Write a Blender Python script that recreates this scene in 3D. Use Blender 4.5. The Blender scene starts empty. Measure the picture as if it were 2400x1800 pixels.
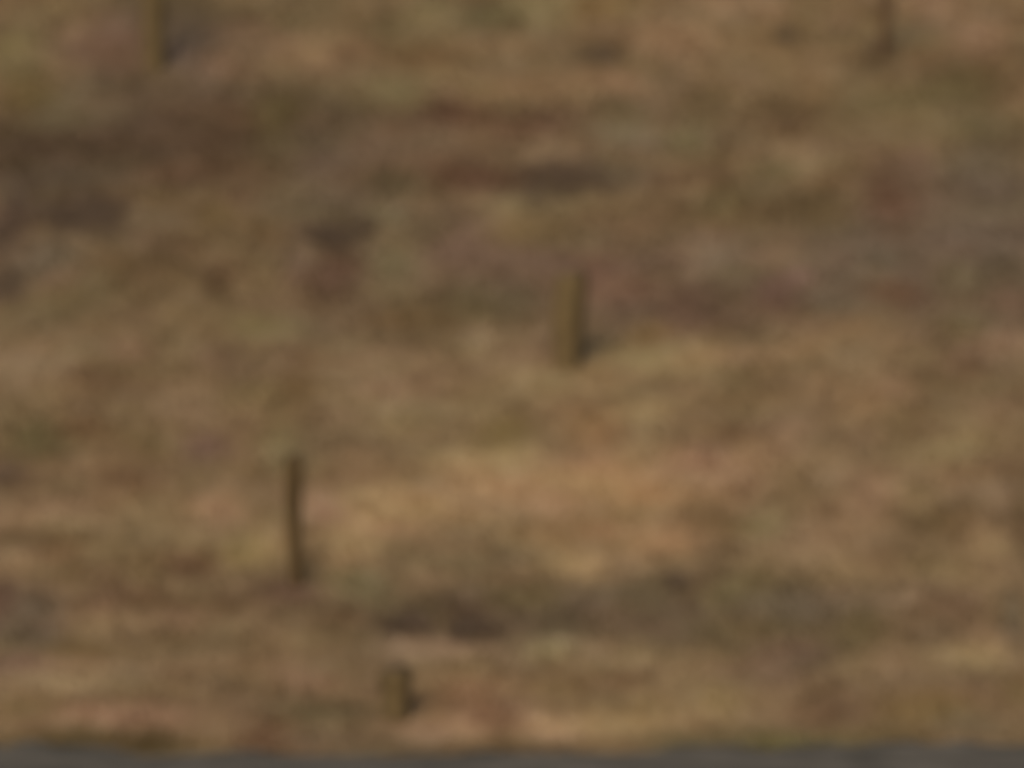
import bpy, bmesh, math, random
import numpy as np
from mathutils import Vector, Matrix
random.seed(7); rng = np.random.default_rng(11)
R = math.radians
S = bpy.context.scene
C = S.collection

# ------------------------------------------------------------------ camera, sky, sun, exposure
CAMZ, PITCH, LENS = 9.7, 8.0, 187.0
cd = bpy.data.cameras.new('camera'); cam = bpy.data.objects.new('camera', cd); C.objects.link(cam)
cam.location = (0, 0, CAMZ); cam.rotation_euler = (R(90 - PITCH), 0, 0)
cd.lens = LENS; cd.sensor_width = 36; cd.clip_start = 0.1; cd.clip_end = 3000
cd.dof.use_dof = True; cd.dof.focus_distance = 21.0; cd.dof.aperture_fstop = 1.4; cd.dof.aperture_blades = 0
S.camera = cam
SUN_EL, SUN_ROT = 42, 205
w = bpy.data.worlds.new('World'); S.world = w; w.use_nodes = True
nt = w.node_tree; bg = nt.nodes['Background']
sky = nt.nodes.new('ShaderNodeTexSky'); sky.sky_type = 'NISHITA'; sky.sun_disc = False
sky.sun_elevation = R(SUN_EL); sky.sun_rotation = R(SUN_ROT)
sky.air_density = 1.0; sky.dust_density = 4.0; sky.ozone_density = 1.0
nt.links.new(sky.outputs[0], bg.inputs[0]); bg.inputs[1].default_value = 0.105
sd = bpy.data.lights.new('sun', 'SUN'); sun = bpy.data.objects.new('sun', sd); C.objects.link(sun)
sd.energy = 0.8; sd.angle = R(35); sd.color = (1.0, 0.93, 0.84)
sun.rotation_euler = (R(90 - SUN_EL), 0, R(180 - SUN_ROT))
S.view_settings.view_transform = 'Standard'; S.view_settings.look = 'None'
S.view_settings.gamma = 1; S.view_settings.use_curve_mapping = False
S.view_settings.exposure = 0.0

# ------------------------------------------------------------------ helpers
def tag(o, label=None, cat=None, group=None, kind=None):
    if label: o['label'] = label
    if cat: o['category'] = cat
    if group: o['group'] = group
    if kind: o['kind'] = kind
    return o
def lin(c):
    c = np.asarray(c, float) / 255.0
    return np.where(c <= 0.04045, c / 12.92, ((c + 0.055) / 1.055) ** 2.4)
class VNoise:                                   # tiled value noise, vectorised
    def __init__(s, seed): s.t = np.random.default_rng(seed).random((256, 256))
    def __call__(s, x, y):
        x = np.asarray(x, float); y = np.asarray(y, float)
        xi = np.floor(x).astype(int); yi = np.floor(y).astype(int)
        fx = x - xi; fy = y - yi; fx = fx*fx*(3-2*fx); fy = fy*fy*(3-2*fy)
        a = s.t[xi & 255, yi & 255]; b = s.t[(xi+1) & 255, yi & 255]
        c = s.t[xi & 255, (yi+1) & 255]; d = s.t[(xi+1) & 255, (yi+1) & 255]
        return (a*(1-fx)+b*fx)*(1-fy) + (c*(1-fx)+d*fx)*fy
N1, N2, N3, N4 = VNoise(1), VNoise(2), VNoise(3), VNoise(4)

ROAD_A, ROAD_B = 41.6, 45.9                    # the track along the foot of the slope
def verge(x): return ROAD_B + .7*(N1(x*.45+4, x*0+2) - .5) + .45*(N2(x*1.3, x*0+9) - .5) + .2*(N3(x*4, x*0) - .5)
def height(x, y):
    x = np.asarray(x, float); y = np.asarray(y, float)
    t = np.clip(y - 46.0, 0, None)
    z = 0.325 * t * t / (t + 0.5)                             # the hillside
    far = np.clip(y - 110, 0, None); z = z - 0.325 * far + 0.325 * far / (1 + far / 60)
    q = np.clip(40.5 - y, 0, None); z = z + 8.1 * np.clip(q / 36.0, 0, 1) ** 1.15 + 0.02 * np.clip(q - 36, 0, None)
    m = np.clip((y - 46.0) / 1.5, 0, 1) + np.clip((40.5 - y) / 3, 0, 1)
    amp = 0.16 + 0.6 * np.clip((y - 70) / 40, 0, 1)
    z = z + m * (amp * (N1(x*.21+31, y*.25+9) - .5) * 2 + 0.07 * (N2(x*.9+3, y*.9+50) - .5) + 0.03 * (N3(x*2.7, y*2.7) - .5))
    far2 = np.clip((np.abs(x) - 60) / 200, 0, 1); z = z + m * far2 * 14 * (N4(x*.01+5, y*.01+7) - .35)
    return z
FP = LENS / 36.0
cp, sp_ = math.cos(R(PITCH)), math.sin(R(PITCH))
def project(x, y, z):                           # world -> picture units (2212 wide, as the survey sheet below)
    dz = z - CAMZ; d = y * cp - dz * sp_; u = y * sp_ + dz * cp
    return 1106 + x / d * FP * 2212, 829.5 - u / d * FP * 2212
def ground_at(px, py):                          # survey sheet -> where that sight line meets the hillside
    dx = (px - 1106) / (2212 * FP); dv = (829.5 - py) / (2212 * FP)
    d = (dx, cp + dv * sp_, -sp_ + dv * cp); t = np.arange(30.0, 140.0, 0.02)
    k = np.argmax(height(d[0]*t, d[1]*t) >= CAMZ + d[2]*t); t = t[k]
    return Vector((d[0]*t, d[1]*t, CAMZ + d[2]*t))

# ------------------------------------------------------------------ vegetation survey: patches of dead grass, heath, moss and soil; the hollow's shade painted in as dark bands
P = """1380 1330 520 60 98 81 60|1230 1320 330 42 95 79 60|1660 1320 260 48 97 82 60|1000 1345 230 50 92 75 54|350 290 520 110 92 72 52|1450 590 700 110 106 84 65|1150 280 420 60 106 82 60|1150 385 330 40 102 78 58|2050 560 260 160 102 84 68|1100 1520 900 40 122 96 70|
50 100 90 70 110 95 62|230 100 100 60 113 84 68|420 130 90 80 102 84 70|520 110 60 50 118 90 70|640 40 90 40 105 88 60|700 100 120 40 125 97 70
850 50 60 40 100 84 54|940 40 60 35 115 103 70|1050 30 60 30 98 86 55|1180 20 80 40 122 108 76|1300 20 70 25 118 92 56|1300 120 55 32 96 74 46
1450 100 90 40 125 98 70|1540 15 60 30 134 107 80|1700 80 32 20 98 78 50|1660 20 40 30 130 102 74|2000 60 60 50 110 94 66|2110 70 70 40 125 98 75|2000 10 60 30 128 102 76
2110 150 110 60 106 79 54|2060 200 90 45 98 84 52|330 60 110 90 92 76 56|60 200 60 50 98 80 46|150 230 100 50 102 88 66|300 200 100 40 96 78 58|1900 130 50 30 92 72 46
420 270 170 50 90 66 48|600 240 50 40 88 74 44|720 260 70 50 90 72 52|800 150 150 45 112 92 64|850 200 90 35 108 94 64|920 120 90 35 112 86 56
960 250 60 28 92 62 46|1100 270 100 22 98 70 50|1080 190 110 40 122 98 68|1300 180 100 30 125 100 72|1350 290 70 40 108 94 72|1530 250 50 40 100 78 50|1340 240 60 25 100 84 56
1700 250 70 50 100 76 50|1640 170 100 60 118 94 66|1900 250 150 60 108 90 60|2100 270 90 30 112 96 66|1560 330 25 25 94 72 46|1480 300 45 28 110 98 68|1720 340 60 30 126 104 78
2150 310 90 40 92 76 56|2130 390 110 60 98 82 66|1920 420 60 80 98 70 52|1990 370 40 40 110 84 68|2150 520 110 60 102 86 72|60 330 150 60 82 64 45|220 330 150 55 84 66 48
330 300 100 50 84 64 48|480 310 120 60 86 64 44|400 380 80 30 98 70 50|520 390 60 40 98 74 52|600 340 60 50 90 74 50|170 460 120 30 72 56 40|20 480 40 90 80 63 50|100 400 120 30 90 74 58
340 470 70 26 110 92 68|290 510 70 25 106 86 66|700 330 80 50 100 84 68|900 330 120 30 108 84 66|1180 330 50 25 120 98 72|1010 390 90 28 92 62 46|1200 385 130 30 86 64 46|1340 380 70 25 94 76 58
850 400 80 25 90 74 52|740 440 80 40 100 84 66|640 420 70 60 104 88 64|840 460 40 20 112 100 76|700 505 65 30 82 64 45|780 490 32 22 78 62 42|1180 440 110 28 112 96 66|1160 500 100 30 105 84 52
1400 480 100 50 105 82 56|1600 450 150 45 100 82 52|1780 450 60 40 96 78 48|1000 520 80 60 108 82 66|1660 380 60 30 106 92 62|720 590 55 60 95 68 52|850 590 60 70 108 94 66|640 570 30 50 108 84 68
550 560 90 90 108 86 58|300 570 90 80 102 78 50|100 560 70 40 98 84 68|20 620 40 40 80 62 48|460 470 35 30 104 84 52|380 540 50 40 102 80 54|460 620 36 32 88 66 42|920 500 50 30 94 78 56
1540 550 60 40 118 98 80|1440 570 60 50 98 78 58|1700 560 40 40 120 96 74|1150 570 150 40 106 80 64|1350 620 100 60 108 80 64|1500 670 110 42 96 72 58|1720 600 40 30 110 84 72|1680 640 55 40 100 72 60|1600 600 60 40 100 84 62
1900 540 120 70 102 88 70|1940 640 60 30 98 70 50|1800 640 70 40 98 82 66|2170 600 50 40 92 76 58|2190 665 40 35 110 84 68|2080 620 60 50 100 84 62|1000 660 120 40 96 80 52|1120 640 60 40 92 76 54
150 660 120 50 104 86 58|300 730 150 40 118 96 68|60 790 90 40 126 104 78|270 750 45 22 124 100 74|570 710 80 30 116 100 66|440 700 80 30 114 92 64|900 700 100 30 104 80 50|1400 725 40 28 112 86 52|1600 710 50 30 104 82 62
1060 760 70 35 128 106 78|1150 830 90 40 132 112 80|1400 775 70 30 128 112 76|1510 775 60 30 132 108 76|1290 820 80 40 126 104 70|1800 750 150 60 122 98 70|1640 830 80 50 110 88 60|2080 790 50 50 108 82 58|2070 710 60 30 106 90 62|2160 745 50 30 126 102 78
1970 910 35 30 110 84 56|1870 850 90 60 128 102 74|250 820 120 50 104 80 54|800 830 120 70 127 103 75|650 840 40 60 108 84 54|480 800 70 40 106 84 60|90 950 60 35 92 80 48|190 930 60 22 104 78 50|220 1000 60 38 118 94 64
400 880 60 50 124 100 74|450 970 50 28 108 80 66|250 1050 60 30 112 84 58|10 1030 50 30 90 72 54|310 970 60 40 108 86 54|550 870 90 40 118 98 66|600 970 50 45 112 98 66|1080 940 60 28 112 92 52|930 900 120 50 126 104 74
1280 920 100 45 130 98 66|1410 900 60 30 136 114 80|1050 1000 100 30 140 118 80|1100 1060 200 60 145 115 83|1350 1050 150 60 147 115 80|1550 1010 130 55 139 108 82|850 1100 120 55 148 118 84|740 1180 70 42 146 118 80|920 1100 40 20 138 108 72
700 1090 50 30 138 108 84|700 1115 30 15 130 98 74|800 1010 90 30 124 96 66|1560 940 80 32 111 86 60|1700 930 60 50 128 102 78|1770 1010 90 50 128 104 76|1950 1050 150 60 128 102 74|2080 960 60 40 124 104 72|2000 1060 40 25 118 94 64
1550 1135 70 32 110 86 54|1640 1130 45 32 120 106 74|1750 1190 100 40 128 104 76|1850 1150 100 45 126 100 72|2010 1130 70 30 104 82 52|2170 1080 50 35 126 102 80|2140 1200 35 60 132 110 78|2150 1030 50 25 112 88 64|1250 1160 130 35 140 110 76|1430 1160 80 40 138 106 74|1230 1150 40 25 128 100 66
1250 1222 70 22 142 118 84|1080 1215 130 24 110 90 64|900 1190 60 25 112 92 62|550 1185 60 40 138 118 76|470 1090 50 40 140 110 84|380 1120 110 45 128 104 74|130 1110 100 30 132 106 80|70 1165 90 24 100 76 50|140 1190 40 30 108 82 54|30 1220 55 30 136 110 80|240 1250 130 50 110 86 57
410 1225 50 20 104 76 52|300 1310 130 25 102 76 50|230 1290 50 25 112 84 60|490 1310 40 25 103 79 56|620 1280 70 38 101 76 60|780 1270 60 40 108 94 66|640 1340 60 30 102 84 58|720 1340 60 25 108 82 56|50 1330 80 60 98 82 66|5 1300 25 50 92 68 54|85 1365 50 30 92 77 60|40 1430 60 20 110 82 68
170 1415 90 28 103 79 48|350 1385 80 18 106 84 56|500 1400 150 60 121 99 71|250 1350 100 18 124 99 72|600 1440 90 30 122 96 70|140 1480 130 16 142 118 88|300 1345 140 14 126 100 74|180 1440 130 14 126 102 76|30 1485 50 15 130 104 76|330 1505 130 18 110 88 60|60 1530 70 20 114 90 58|300 1555 200 24 138 104 80|520 1400 60 30 114 90 62|650 1470 70 16 128 99 76
880 1335 75 36 86 68 47|1020 1340 50 42 78 60 42|1200 1305 200 42 98 79 61|1120 1290 80 20 100 82 52|1460 1260 45 18 92 74 50|1680 1260 160 18 102 84 54|1400 1340 130 40 98 79 58|1620 1375 110 45 97 81 52|1700 1310 80 30 99 85 67|1850 1360 60 38 97 82 52|1560 1290 40 30 104 92 60
2000 1330 110 55 110 85 62|1930 1290 50 35 120 96 72|2190 1340 30 60 100 88 70|2140 1230 50 30 120 96 68|930 1400 100 24 132 106 86|1180 1405 60 24 124 112 80|1310 1425 90 22 126 104 76|1000 1500 120 45 122 92 62|1080 1560 60 40 122 88 62|700 1540 120 20 100 84 56|560 1560 60 50 108 80 54|460 1570 60 30 126 100 72
1330 1470 80 35 118 90 64|1240 1500 90 50 118 94 62|1480 1480 100 40 126 104 74|1500 1530 130 28 132 110 74|1660 1440 60 40 110 84 66|1790 1530 80 45 106 80 56|1750 1410 70 30 100 78 60|1950 1440 130 28 126 102 74|2000 1540 120 40 118 94 58|2130 1420 80 28 132 110 78|2190 1510 30 30 108 88 54|1650 1550 60 30 126 100 74
1150 1574 200 20 160 130 98|1400 1570 120 20 142 116 80|930 1585 60 16 132 106 80|700 1595 70 18 112 92 68|200 1608 180 20 86 70 38|330 1612 50 15 80 64 32|570 1600 60 30 108 80 56|2080 1570 60 20 108 92 66|1950 1590 80 18 104 86 56|1500 1605 100 14 100 90 60|1700 1605 170 16 98 88 52|850 1620 120 14 104 86 62|2212 1130 12 40 96 74 50"""
patches = []  # wide dark bands right of the lower centre paint the hollow's shade as colour
for row in P.replace('\n', '|').replace('||', '|').split('|'):
    v = [float(q) for q in row.split()]
    g = ground_at(v[0], min(v[1], 1640)); gx = ground_at(v[0] + v[2], min(v[1], 1640))
    ga = ground_at(v[0], v[1] - v[3]); gb = ground_at(v[0], min(v[1] + v[3], 1650))
    patches.append((g.x, (ga.y + gb.y) / 2, max(.08, abs(gx.x - g.x)), max(.12, abs(ga.y - gb.y) / 2) * (1.25 if v[3] < 24 else 1), lin(v[4:7])))
BASE = lin((114, 92, 64))
patches.sort(key=lambda q: -q[2]*q[3])
def veg_shade_color(x, y):
    """colour of whatever grows at a spot of the hillside (linear)"""
    x = np.asarray(x, float); y = np.asarray(y, float)
    wx = x + 0.12 * (N1(x*3.1+7, y*1.9+3) - .5) + .05*(N3(x*9, y*9)-.5); wy = y + 0.14 * (N2(x*2.7+17, y*1.7+13) - .5)
    n = (N3(x*.6, y*.75) - .5) * .2 + (N4(x*1.6+40, y*2.2) - .5) * .2
    col = BASE[None, :] * (1 + n)[..., None]
    for (cx, cy, rx, ry, c) in patches:
        q = ((wx - cx) / rx) ** 2 + ((wy - cy) / ry) ** 2
        m = q < 6
        if not m.any(): continue
        a = 0.97 * np.exp(-0.7 * q[m] ** 1.4)[:, None]
        col[m] = col[m] * (1 - a) + c[None, :] * a
    W3 = np.array([.25, .62, .13]); L = col @ W3; LB = BASE @ W3
    ratio = BASE / LB + 0.66 * (col / L[:, None] - BASE / LB)
    col = ratio * (LB * (L / LB) ** 1.12)[:, None]
    # small-scale mottling: single clumps differ in hue
    k1 = N1(x*2.3+9, y*3.1+2) - .5; k2 = N2(x*2.6+5, y*3.4+77) - .5
    l = 1 + 0.05 * (N3(x*4.1+70, y*7.1+20) - .5)
    col = col * l[..., None] * np.stack([1 + .06*k1, 1 - .04*k1 + .02*k2, 1 - .10*k2 - .03*k1], -1)
    return col

GAIN = np.array([1.75, 1.87, 1.92])               # reflectance of dead grass relative to the survey's readings
def set_attr(me, col, name='growth_shade'):
    a = me.color_attributes.new(name, 'FLOAT_COLOR', 'POINT')
    c4 = np.ones((len(me.vertices), 4), np.float32); c4[:, :3] = col
    a.data.foreach_set('color', c4.ravel())
def mesh_from(name, V, F, mat, smooth=False):
    me = bpy.data.meshes.new(name); V = np.asarray(V, np.float32); F = np.asarray(F, np.int32); k = F.shape[1]
    me.vertices.add(len(V)); me.vertices.foreach_set('co', V.ravel())
    me.loops.add(F.size); me.loops.foreach_set('vertex_index', F.ravel())
    me.polygons.add(len(F)); me.polygons.foreach_set('loop_start', np.arange(0, F.size, k, dtype=np.int32))
    me.polygons.foreach_set('loop_total', np.full(len(F), k, np.int32))
    me.update(calc_edges=True); me.materials.append(mat)
    if smooth: me.polygons.foreach_set('use_smooth', np.ones(len(F), bool))
    o = bpy.data.objects.new(name, me); C.objects.link(o); return o

# ------------------------------------------------------------------ materials
def new_mat(name):
    m = bpy.data.materials.new(name); m.use_nodes = True
    return m, m.node_tree.nodes, m.node_tree.links, m.node_tree.nodes['Principled BSDF']
def attr_mat(name, rough=.95, scale=40., amt=.35, bump=.5, gain=1.0):
    m, n, l, b = new_mat(name)
    at = n.new('ShaderNodeAttribute'); at.attribute_name = 'growth_shade'
    tc = n.new('ShaderNodeTexCoord'); ns = n.new('ShaderNodeTexNoise'); ns.inputs['Scale'].default_value = scale; ns.inputs['Detail'].default_value = 4
    l.new(tc.outputs['Object'], ns.inputs['Vector'])
    mr = n.new('ShaderNodeMapRange'); mr.inputs['To Min'].default_value = (1-amt)*gain; mr.inputs['To Max'].default_value = (1+amt)*gain
    l.new(ns.outputs['Fac'], mr.inputs['Value'])
    vm = n.new('ShaderNodeVectorMath'); vm.operation = 'SCALE'
    l.new(at.outputs['Color'], vm.inputs[0]); l.new(mr.outputs[0], vm.inputs['Scale']); l.new(vm.outputs[0], b.inputs['Base Color'])
    b.inputs['Roughness'].default_value = rough; b.inputs['Specular IOR Level'].default_value = .15
    if bump:
        bp = n.new('ShaderNodeBump'); bp.inputs['Strength'].default_value = bump; bp.inputs['Distance'].default_value = .03
        l.new(ns.outputs['Fac'], bp.inputs['Height']); l.new(bp.outputs[0], b.inputs['Normal'])
    return m
def noise_mat(name, c1, c2, scale=(8, 8, 8), rough=.9, bump=.4, dist=.01, detail=6):
    m, n, l, b = new_mat(name)
    tc = n.new('ShaderNodeTexCoord'); mp = n.new('ShaderNodeMapping'); mp.inputs['Scale'].default_value = scale
    ns = n.new('ShaderNodeTexNoise'); ns.inputs['Scale'].default_value = 1; ns.inputs['Detail'].default_value = detail
    l.new(tc.outputs['Object'], mp.inputs[0]); l.new(mp.outputs[0], ns.inputs['Vector'])
    cr = n.new('ShaderNodeValToRGB'); cr.color_ramp.elements[0].position = .35; cr.color_ramp.elements[1].position = .68
    cr.color_ramp.elements[0].color = (*c1, 1); cr.color_ramp.elements[1].color = (*c2, 1)
    l.new(ns.outputs['Fac'], cr.inputs[0]); l.new(cr.outputs[0], b.inputs['Base Color'])
    bp = n.new('ShaderNodeBump'); bp.inputs['Strength'].default_value = bump; bp.inputs['Distance'].default_value = dist
    l.new(ns.outputs['Fac'], bp.inputs['Height']); l.new(bp.outputs[0], b.inputs['Normal'])
    b.inputs['Roughness'].default_value = rough; b.inputs['Specular IOR Level'].default_value = .2
    return m
m_ground = attr_mat('hillside_soil', scale=30, amt=.3)
m_grass = attr_mat('dead_grass', scale=9, amt=.12, bump=0)
m_road = noise_mat('gravel_track', (.065, .056, .038), (.18, .15, .105), (1.2, 2.5, 3), bump=.6, dist=.02, detail=9)
m_wood = noise_mat('weathered_wood', (.135, .092, .038), (.215, .145, .060), (26, 26, 3), bump=.7)
m_wood2 = noise_mat('pale_weathered_wood', (.10, .06, .028), (.19, .115, .055), (26, 26, 3), bump=.7)
m_wood3 = noise_mat('dark_weathered_wood', (.09, .056, .020), (.165, .104, .042), (26, 26, 3), bump=.7)
m_cut = noise_mat('sawn_end', (.07, .045, .022), (.13, .085, .045), (30, 30, 30))
m_twig = noise_mat('dark_twig', (.06, .04, .026), (.11, .07, .042), (20, 20, 5))
m_leaf2 = noise_mat('brown_bent_leaf', (.21, .15, .09), (.30, .21, .125), (9, 9, 9), bump=0)
m_leaf = noise_mat('heath_leaf', (.15, .105, .066), (.25, .17, .105), (9, 9, 9), bump=0)

# ------------------------------------------------------------------ the ground, one sheet to the horizon
xs = np.unique(np.concatenate([-np.geomspace(9, 900, 46)[::-1], np.arange(-9, 9.01, .07), np.geomspace(9, 900, 46)]).round(4))
ys = np.unique(np.concatenate([-np.geomspace(1, 500, 24)[::-1], np.arange(0, 44, .8), np.arange(44, 68, .09), np.geomspace(68, 1400, 60)]).round(4))
X, Y = np.meshgrid(xs, ys); Z = height(X, Y)
V = np.stack([X, Y, Z], -1).reshape(-1, 3); nx = len(xs); ny = len(ys)
i = np.arange(nx * ny).reshape(ny, nx)
F = np.stack([i[:-1, :-1], i[:-1, 1:], i[1:, 1:], i[1:, :-1]], -1).reshape(-1, 4)
ground = mesh_from('ground', V, F, m_ground, True); tag(ground, kind='structure')
gc = veg_shade_color(V[:, 0], V[:, 1]) * GAIN
out = np.clip(np.maximum(np.abs(V[:, 0]) - 7.5, np.maximum(V[:, 1] - 65, 45.5 - V[:, 1])) / 3, 0, 1)[:, None]
broad = .55 + .35 * N1(V[:, 0]*.05+3, V[:, 1]*.07)[:, None] + .25 * (N2(V[:, 0]*.21, V[:, 1]*.27)[:, None] - .5)
set_attr(ground.data, gc * (1 - out + out * broad))
# the track: its own sheet with a ragged verge, laid on the valley floor
rx = np.unique(np.concatenate([np.linspace(-300, -12, 60), np.arange(-12, 12, .12), np.linspace(12, 300, 60)]))
eb = verge(rx)
ea = ROAD_A + .3*(N2(rx*.6+44, rx*0+9) - .5)
RV = []
for t in np.linspace(0, 1, 10):
    yy = ea + (eb - ea) * t
    RV.append(np.stack([rx, yy, height(rx, yy) + .008 + .018*np.sin(math.pi*t)], -1))
RV = np.stack(RV); n0 = len(rx); i = np.arange(10 * n0).reshape(10, n0)
F = np.stack([i[:-1, :-1], i[:-1, 1:], i[1:, 1:], i[1:, :-1]], -1).reshape(-1, 4)
road = mesh_from('gravel_road', RV.reshape(-1, 3), F, m_road, True); tag(road, kind='structure')

# ------------------------------------------------------------------ grass: clumps of bent dry blades
def blades(name, area, dens, hmin, hmax, wid, lean, mat, nb=7, spread=.05, keep=None, dark=1.0):
    x0, x1, y0, y1 = area; n = int((x1-x0)*(y1-y0)*dens)
    cx = rng.uniform(x0, x1, n); cy = rng.uniform(y0, y1, n)
    if keep is not None:
        k = keep(cx, cy); cx, cy = cx[k], cy[k]; n = len(cx)
    col = veg_shade_color(cx, cy) * GAIN * dark * rng.uniform(.93, 1.07, n)[:, None]
    size = rng.uniform(hmin, hmax, n) * (.75 + .5 * N4(cx*1.3+3, cy*1.3))
    bx = np.repeat(cx, nb) + rng.normal(0, spread, n*nb); by = np.repeat(cy, nb) + rng.normal(0, spread, n*nb)
    h = np.repeat(size, nb) * rng.uniform(.5, 1.1, n*nb); a = rng.uniform(0, 2*np.pi, n*nb)
    ln = rng.uniform(.3, 1.0, n*nb) * lean * h; wdt = wid * rng.uniform(.6, 1.4, n*nb)
    bz = height(bx, by) - .01
    dx, dy = np.cos(a), np.sin(a); sx, sy = -dy * wdt, dx * wdt
    p = [np.stack([bx - sx, by - sy, bz], -1), np.stack([bx + sx, by + sy, bz], -1),
         np.stack([bx + dx*ln*.45 + sx*.8, by + dy*ln*.45 + sy*.8, bz + h*.62], -1), np.stack([bx + dx*ln*.45 - sx*.8, by + dy*ln*.45 - sy*.8, bz + h*.62], -1),
         np.stack([bx + dx*ln, by + dy*ln, bz + h], -1)]
    V = np.stack(p, 1).reshape(-1, 3); b = np.arange(n*nb) * 5
    F = np.concatenate([np.stack([b, b+1, b+2], -1), np.stack([b, b+2, b+3], -1), np.stack([b+3, b+2, b+4], -1)])
    o = mesh_from(name, V, F, mat); cc = np.repeat(np.repeat(col, nb, 0), 5, 0)
    set_attr(o.data, cc); return o
def off_road(x, y): return y > verge(x) - .02 + .1*(N3(x*6, y*6) - .5)
def inner(x, y):                                # dense turf thins out raggedly away from the surveyed slope
    e = np.maximum(np.abs(x) - 8.0, y - 65.5); return off_road(x, y) & (rng.random(len(x)) > e / 3.2)
def outer(x, y):
    e = np.maximum(np.maximum(np.abs(x) - 8.0, y - 65.5) / 3.2, (ROAD_A - .3 - y) * 2)
    return (off_road(x, y) | (y < ROAD_A - .25)) & (rng.random(len(x)) < e) & (rng.random(len(x)) > (y - 60) / 60)
g = blades('dry_grass', (-11.5, 11.5, 45.0, 69.5), 230, .05, .11, .006, 1.1, m_grass, 5, .06, inner)
g2 = blades('far_grass', (-32, 32, 33, 112), 42, .07, .16, .012, 1.1, m_grass, 4, .12, outer, .9)
bm = bmesh.new(); bm.from_mesh(g.data); bm.from_mesh(g2.data); bm.to_mesh(g.data); bm.free()
bpy.data.objects.remove(g2)
tag(g, 'short dead brown grass covering the whole hillside above the grey track', 'grass', kind='stuff')

# ------------------------------------------------------------------ stakes
def make_stake(px_base, py_base, py_top, wpx, lean_x, mat, seed, label, point=False):
    r_ = random.Random(seed); b = ground_at(px_base, py_base)
    sc = math.hypot(b.y, CAMZ - b.z) / (FP * 2212)                  # metres per sheet unit there
    h = (py_base - py_top) * sc / cp; rad = wpx * sc / 2
    root = bpy.data.objects.new('wooden_stake', None); C.objects.link(root); root.location = (b.x, b.y, float(height(b.x, b.y)))
    root.empty_display_size = .2
    bm = bmesh.new(); rings = []; K = 10; NR = 14
    ph = [r_.uniform(.88, 1.12) for _ in range(K)]
    for j in range(NR):
        t = j / (NR - 1); z = -.25 + (h + .25) * t
        rr = rad * (.84 + .2 * t) * (1 + .05 * math.sin(t*9 + seed))
        ox = lean_x * (z / h) + .012 * math.sin(t*5 + seed); oy = .012 * math.cos(t*4 + seed)
        if j == NR - 1: rr *= .86
        rings.append([bm.verts.new((ox + rr*ph[k]*math.cos(2*math.pi*k/K), oy + rr*ph[k]*math.sin(2*math.pi*k/K), z + (.02*math.cos(2*math.pi*k/K) if j == NR-1 else 0))) for k in range(K)])
    for j in range(NR - 1):
        for k in range(K): bm.faces.new((rings[j][k], rings[j][(k+1) % K], rings[j+1][(k+1) % K], rings[j+1][k]))
    bm.faces.new(rings[0][::-1])
    me = bpy.data.meshes.new('post'); bm.to_mesh(me); bm.free(); me.materials.append(mat)
    for p in me.polygons: p.use_smooth = True
    o = bpy.data.objects.new('post', me); C.objects.link(o); o.parent = root
    bm = bmesh.new(); zt = h; ox = lean_x + .012 * math.sin(5 + seed); oy = .012*math.cos(4 + seed); rr = rad*1.04*.86*(1+.05*math.sin(9+seed))
    lo = [bm.verts.new((ox + rr*ph[k]*math.cos(2*math.pi*k/K), oy + rr*ph[k]*math.sin(2*math.pi*k/K), zt + .02*math.cos(2*math.pi*k/K))) for k in range(K)]
    hi = [bm.verts.new((ox + rr*.75*ph[k]*math.cos(2*math.pi*k/K), oy + rr*.75*ph[k]*math.sin(2*math.pi*k/K), zt + .018 + .02*math.cos(2*math.pi*k/K))) for k in range(K)]
    for k in range(K): bm.faces.new((lo[k], lo[(k+1) % K], hi[(k+1) % K], hi[k]))
    bm.faces.new(hi)
    me = bpy.data.meshes.new('sawn_top'); bm.to_mesh(me); bm.free(); me.materials.append(m_cut)
    o = bpy.data.objects.new('sawn_top', me); C.objects.link(o); o.parent = root
    tag(root, label, 'post', 'wooden stakes on the slope')
    return root
make_stake(638, 1262, 984, 38, 0.0, m_wood3, 1, 'tall thin dark stake standing against the palest band of grass')
make_stake(1226, 790, 590, 66, .03, m_wood, 2, 'thick leaning dark stake in the middle of the slope')
make_stake(336, 150, -210, 60, .0, m_wood, 3, 'brown stake cut off by the top edge, in dark heath at the left')
make_stake(1912, 122, -190, 32, .02, m_wood2, 4, 'thin reddish brown stake cut off by the top edge at the right')
make_stake(852, 1550, 1444, 66, .01, m_wood, 5, 'short stubby stake just above the grey track')

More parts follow.
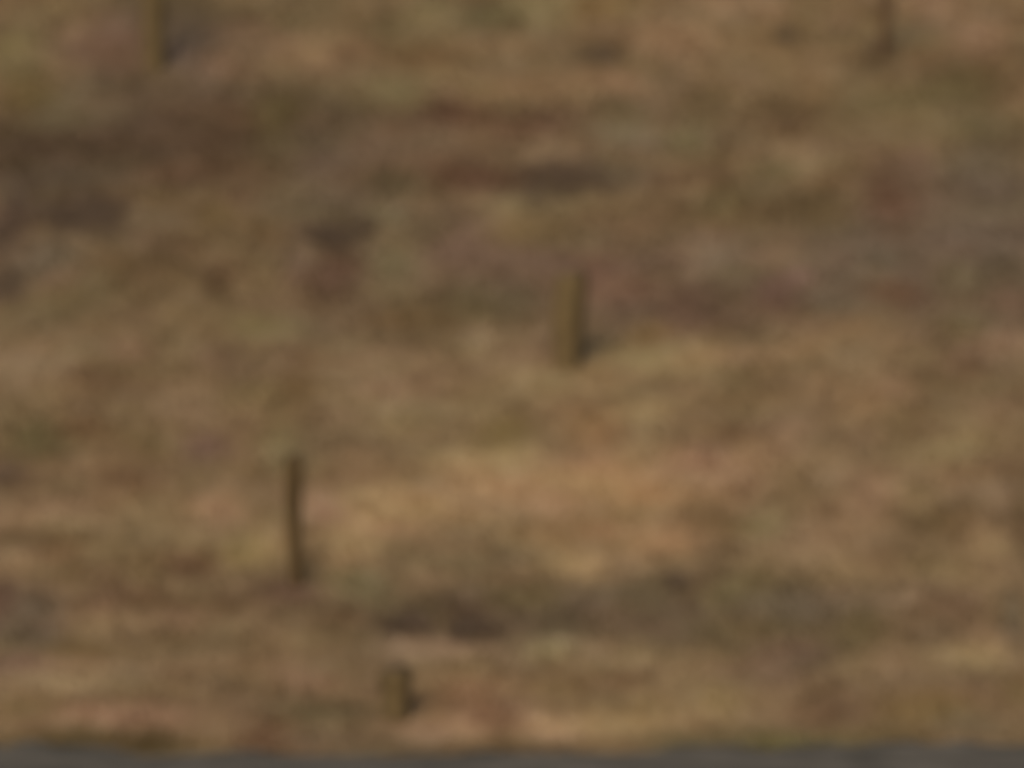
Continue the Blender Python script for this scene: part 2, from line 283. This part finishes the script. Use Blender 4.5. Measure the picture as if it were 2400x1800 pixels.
# ------------------------------------------------------------------ low dark shrubs
def make_shrub(px, py, wpx, hgt, seed, label, fol=900):
    b = ground_at(px, py); sc = math.hypot(b.y, CAMZ - b.z) / (FP * 2212); W = wpx * sc / 2
    r_ = np.random.default_rng(seed)
    root = bpy.data.objects.new('low_shrub', None); C.objects.link(root); root.location = (b.x, b.y, float(height(b.x, b.y)))
    def gh(x, y): return height(x + b.x, y + b.y) - root.location.z
    # stems
    SV, SF = [], []
    nst = max(5, int(26 * min(1, W / .5)))
    tips = []
    for s in range(nst):
        a = r_.uniform(0, 2*np.pi); rr = W * math.sqrt(r_.random()) * .5
        x, y = .012*math.cos(a), .012*math.sin(a); z = float(gh(0, 0)) - .04
        ex, ey = rr*1.7*math.cos(a), rr*1.4*math.sin(a); ez = float(gh(ex, ey)) + hgt * r_.uniform(.5, .95) * max(.3, 1 - rr/W)
        for (p, q, ra, rb) in (((x, y, z), ((x+ex)/2+.01, (y+ey)/2, z+(ez-z)*.6), .014, .006), (((x+ex)/2+.01, (y+ey)/2, z+(ez-z)*.6), (ex, ey, ez), .006, .002)):
            base = len(SV)
            for (c, r0) in ((p, ra), (q, rb)):
                for k in range(4): SV.append((c[0]+r0*math.cos(k*math.pi/2), c[1]+r0*math.sin(k*math.pi/2), c[2]))
            for k in range(4): SF.append((base+k, base+(k+1) % 4, base+4+(k+1) % 4, base+4+k))
    st = mesh_from('stem', SV, SF, m_twig); st.parent = root
    # leaf sprigs through an uneven low mound
    n = fol; a = r_.uniform(0, 2*np.pi, n); q = np.sqrt(r_.random(n))
    out = 1 + .28*np.sin(3*a + seed) + .18*np.sin(7*a + 2*seed)
    x = W*q*out*np.cos(a)*.9; y = W*q*out*np.sin(a)*.75
    z = gh(x, y) + hgt * np.sqrt(np.clip(1.02-q**2, 0, 1)) * r_.uniform(.1, 1, n) * (.6+.7*N1(x*9+seed, y*9))
    d = r_.normal(size=(n, 3)); d[:, 2] = np.abs(d[:, 2]) + .4; d /= np.linalg.norm(d, axis=1)[:, None]
    s_ = np.cross(d, r_.normal(size=(n, 3))); s_ /= np.linalg.norm(s_, axis=1)[:, None]
    L = r_.uniform(.018, .045, n)[:, None]; c = np.stack([x, y, z], -1)
    V = np.stack([c, c + d*L*.5 + s_*L*.28, c + d*L, c + d*L*.5 - s_*L*.28], 1).reshape(-1, 3)
    i = np.arange(n)*4; fo = mesh_from('foliage', V, np.stack([i, i+1, i+2, i+3], -1), m_leaf if W > .22 else m_leaf2); fo.parent = root
    tag(root, label, 'shrub', 'low dark shrubs on the slope'); return root
SH = [(170, 475, 250, .13, 11, 'widest and darkest flat shrub, near the left edge of the slope', 3000),
      (712, 522, 120, .14, 12, 'dark rounded shrub with a smaller one touching its right side', 1600),
      (782, 500, 62, .14, 13, 'small dark shrub against the right side of a larger rounded one', 700),
      (1205, 400, 220, .10, 14, 'flat reddish dark shrub upslope of the thick leaning stake', 2200),
      (1020, 1366, 110, .08, 15, 'nearly black low shrub in the dark hollow, right of and above the short stubby stake', 1400),
      (884, 1356, 110, .07, 16, 'low brown shrub directly above the short stubby stake', 1500),
      (1300, 128, 80, .09, 17, 'small brown shrub near the top edge, between centre and right', 800),
      (1900, 116, 50, .10, 18, 'small dark shrub at the foot of the reddish brown stake', 500),
      (1700, 84, 46, .12, 19, 'tiny round shrub left of the reddish brown stake', 450),
      (1462, 1268, 60, .11, 20, 'small dark shrub on the upper rim of the dark hollow', 600)]
for s in SH: make_shrub(s[0], s[1], s[2], s[3], s[4], s[5], s[6])
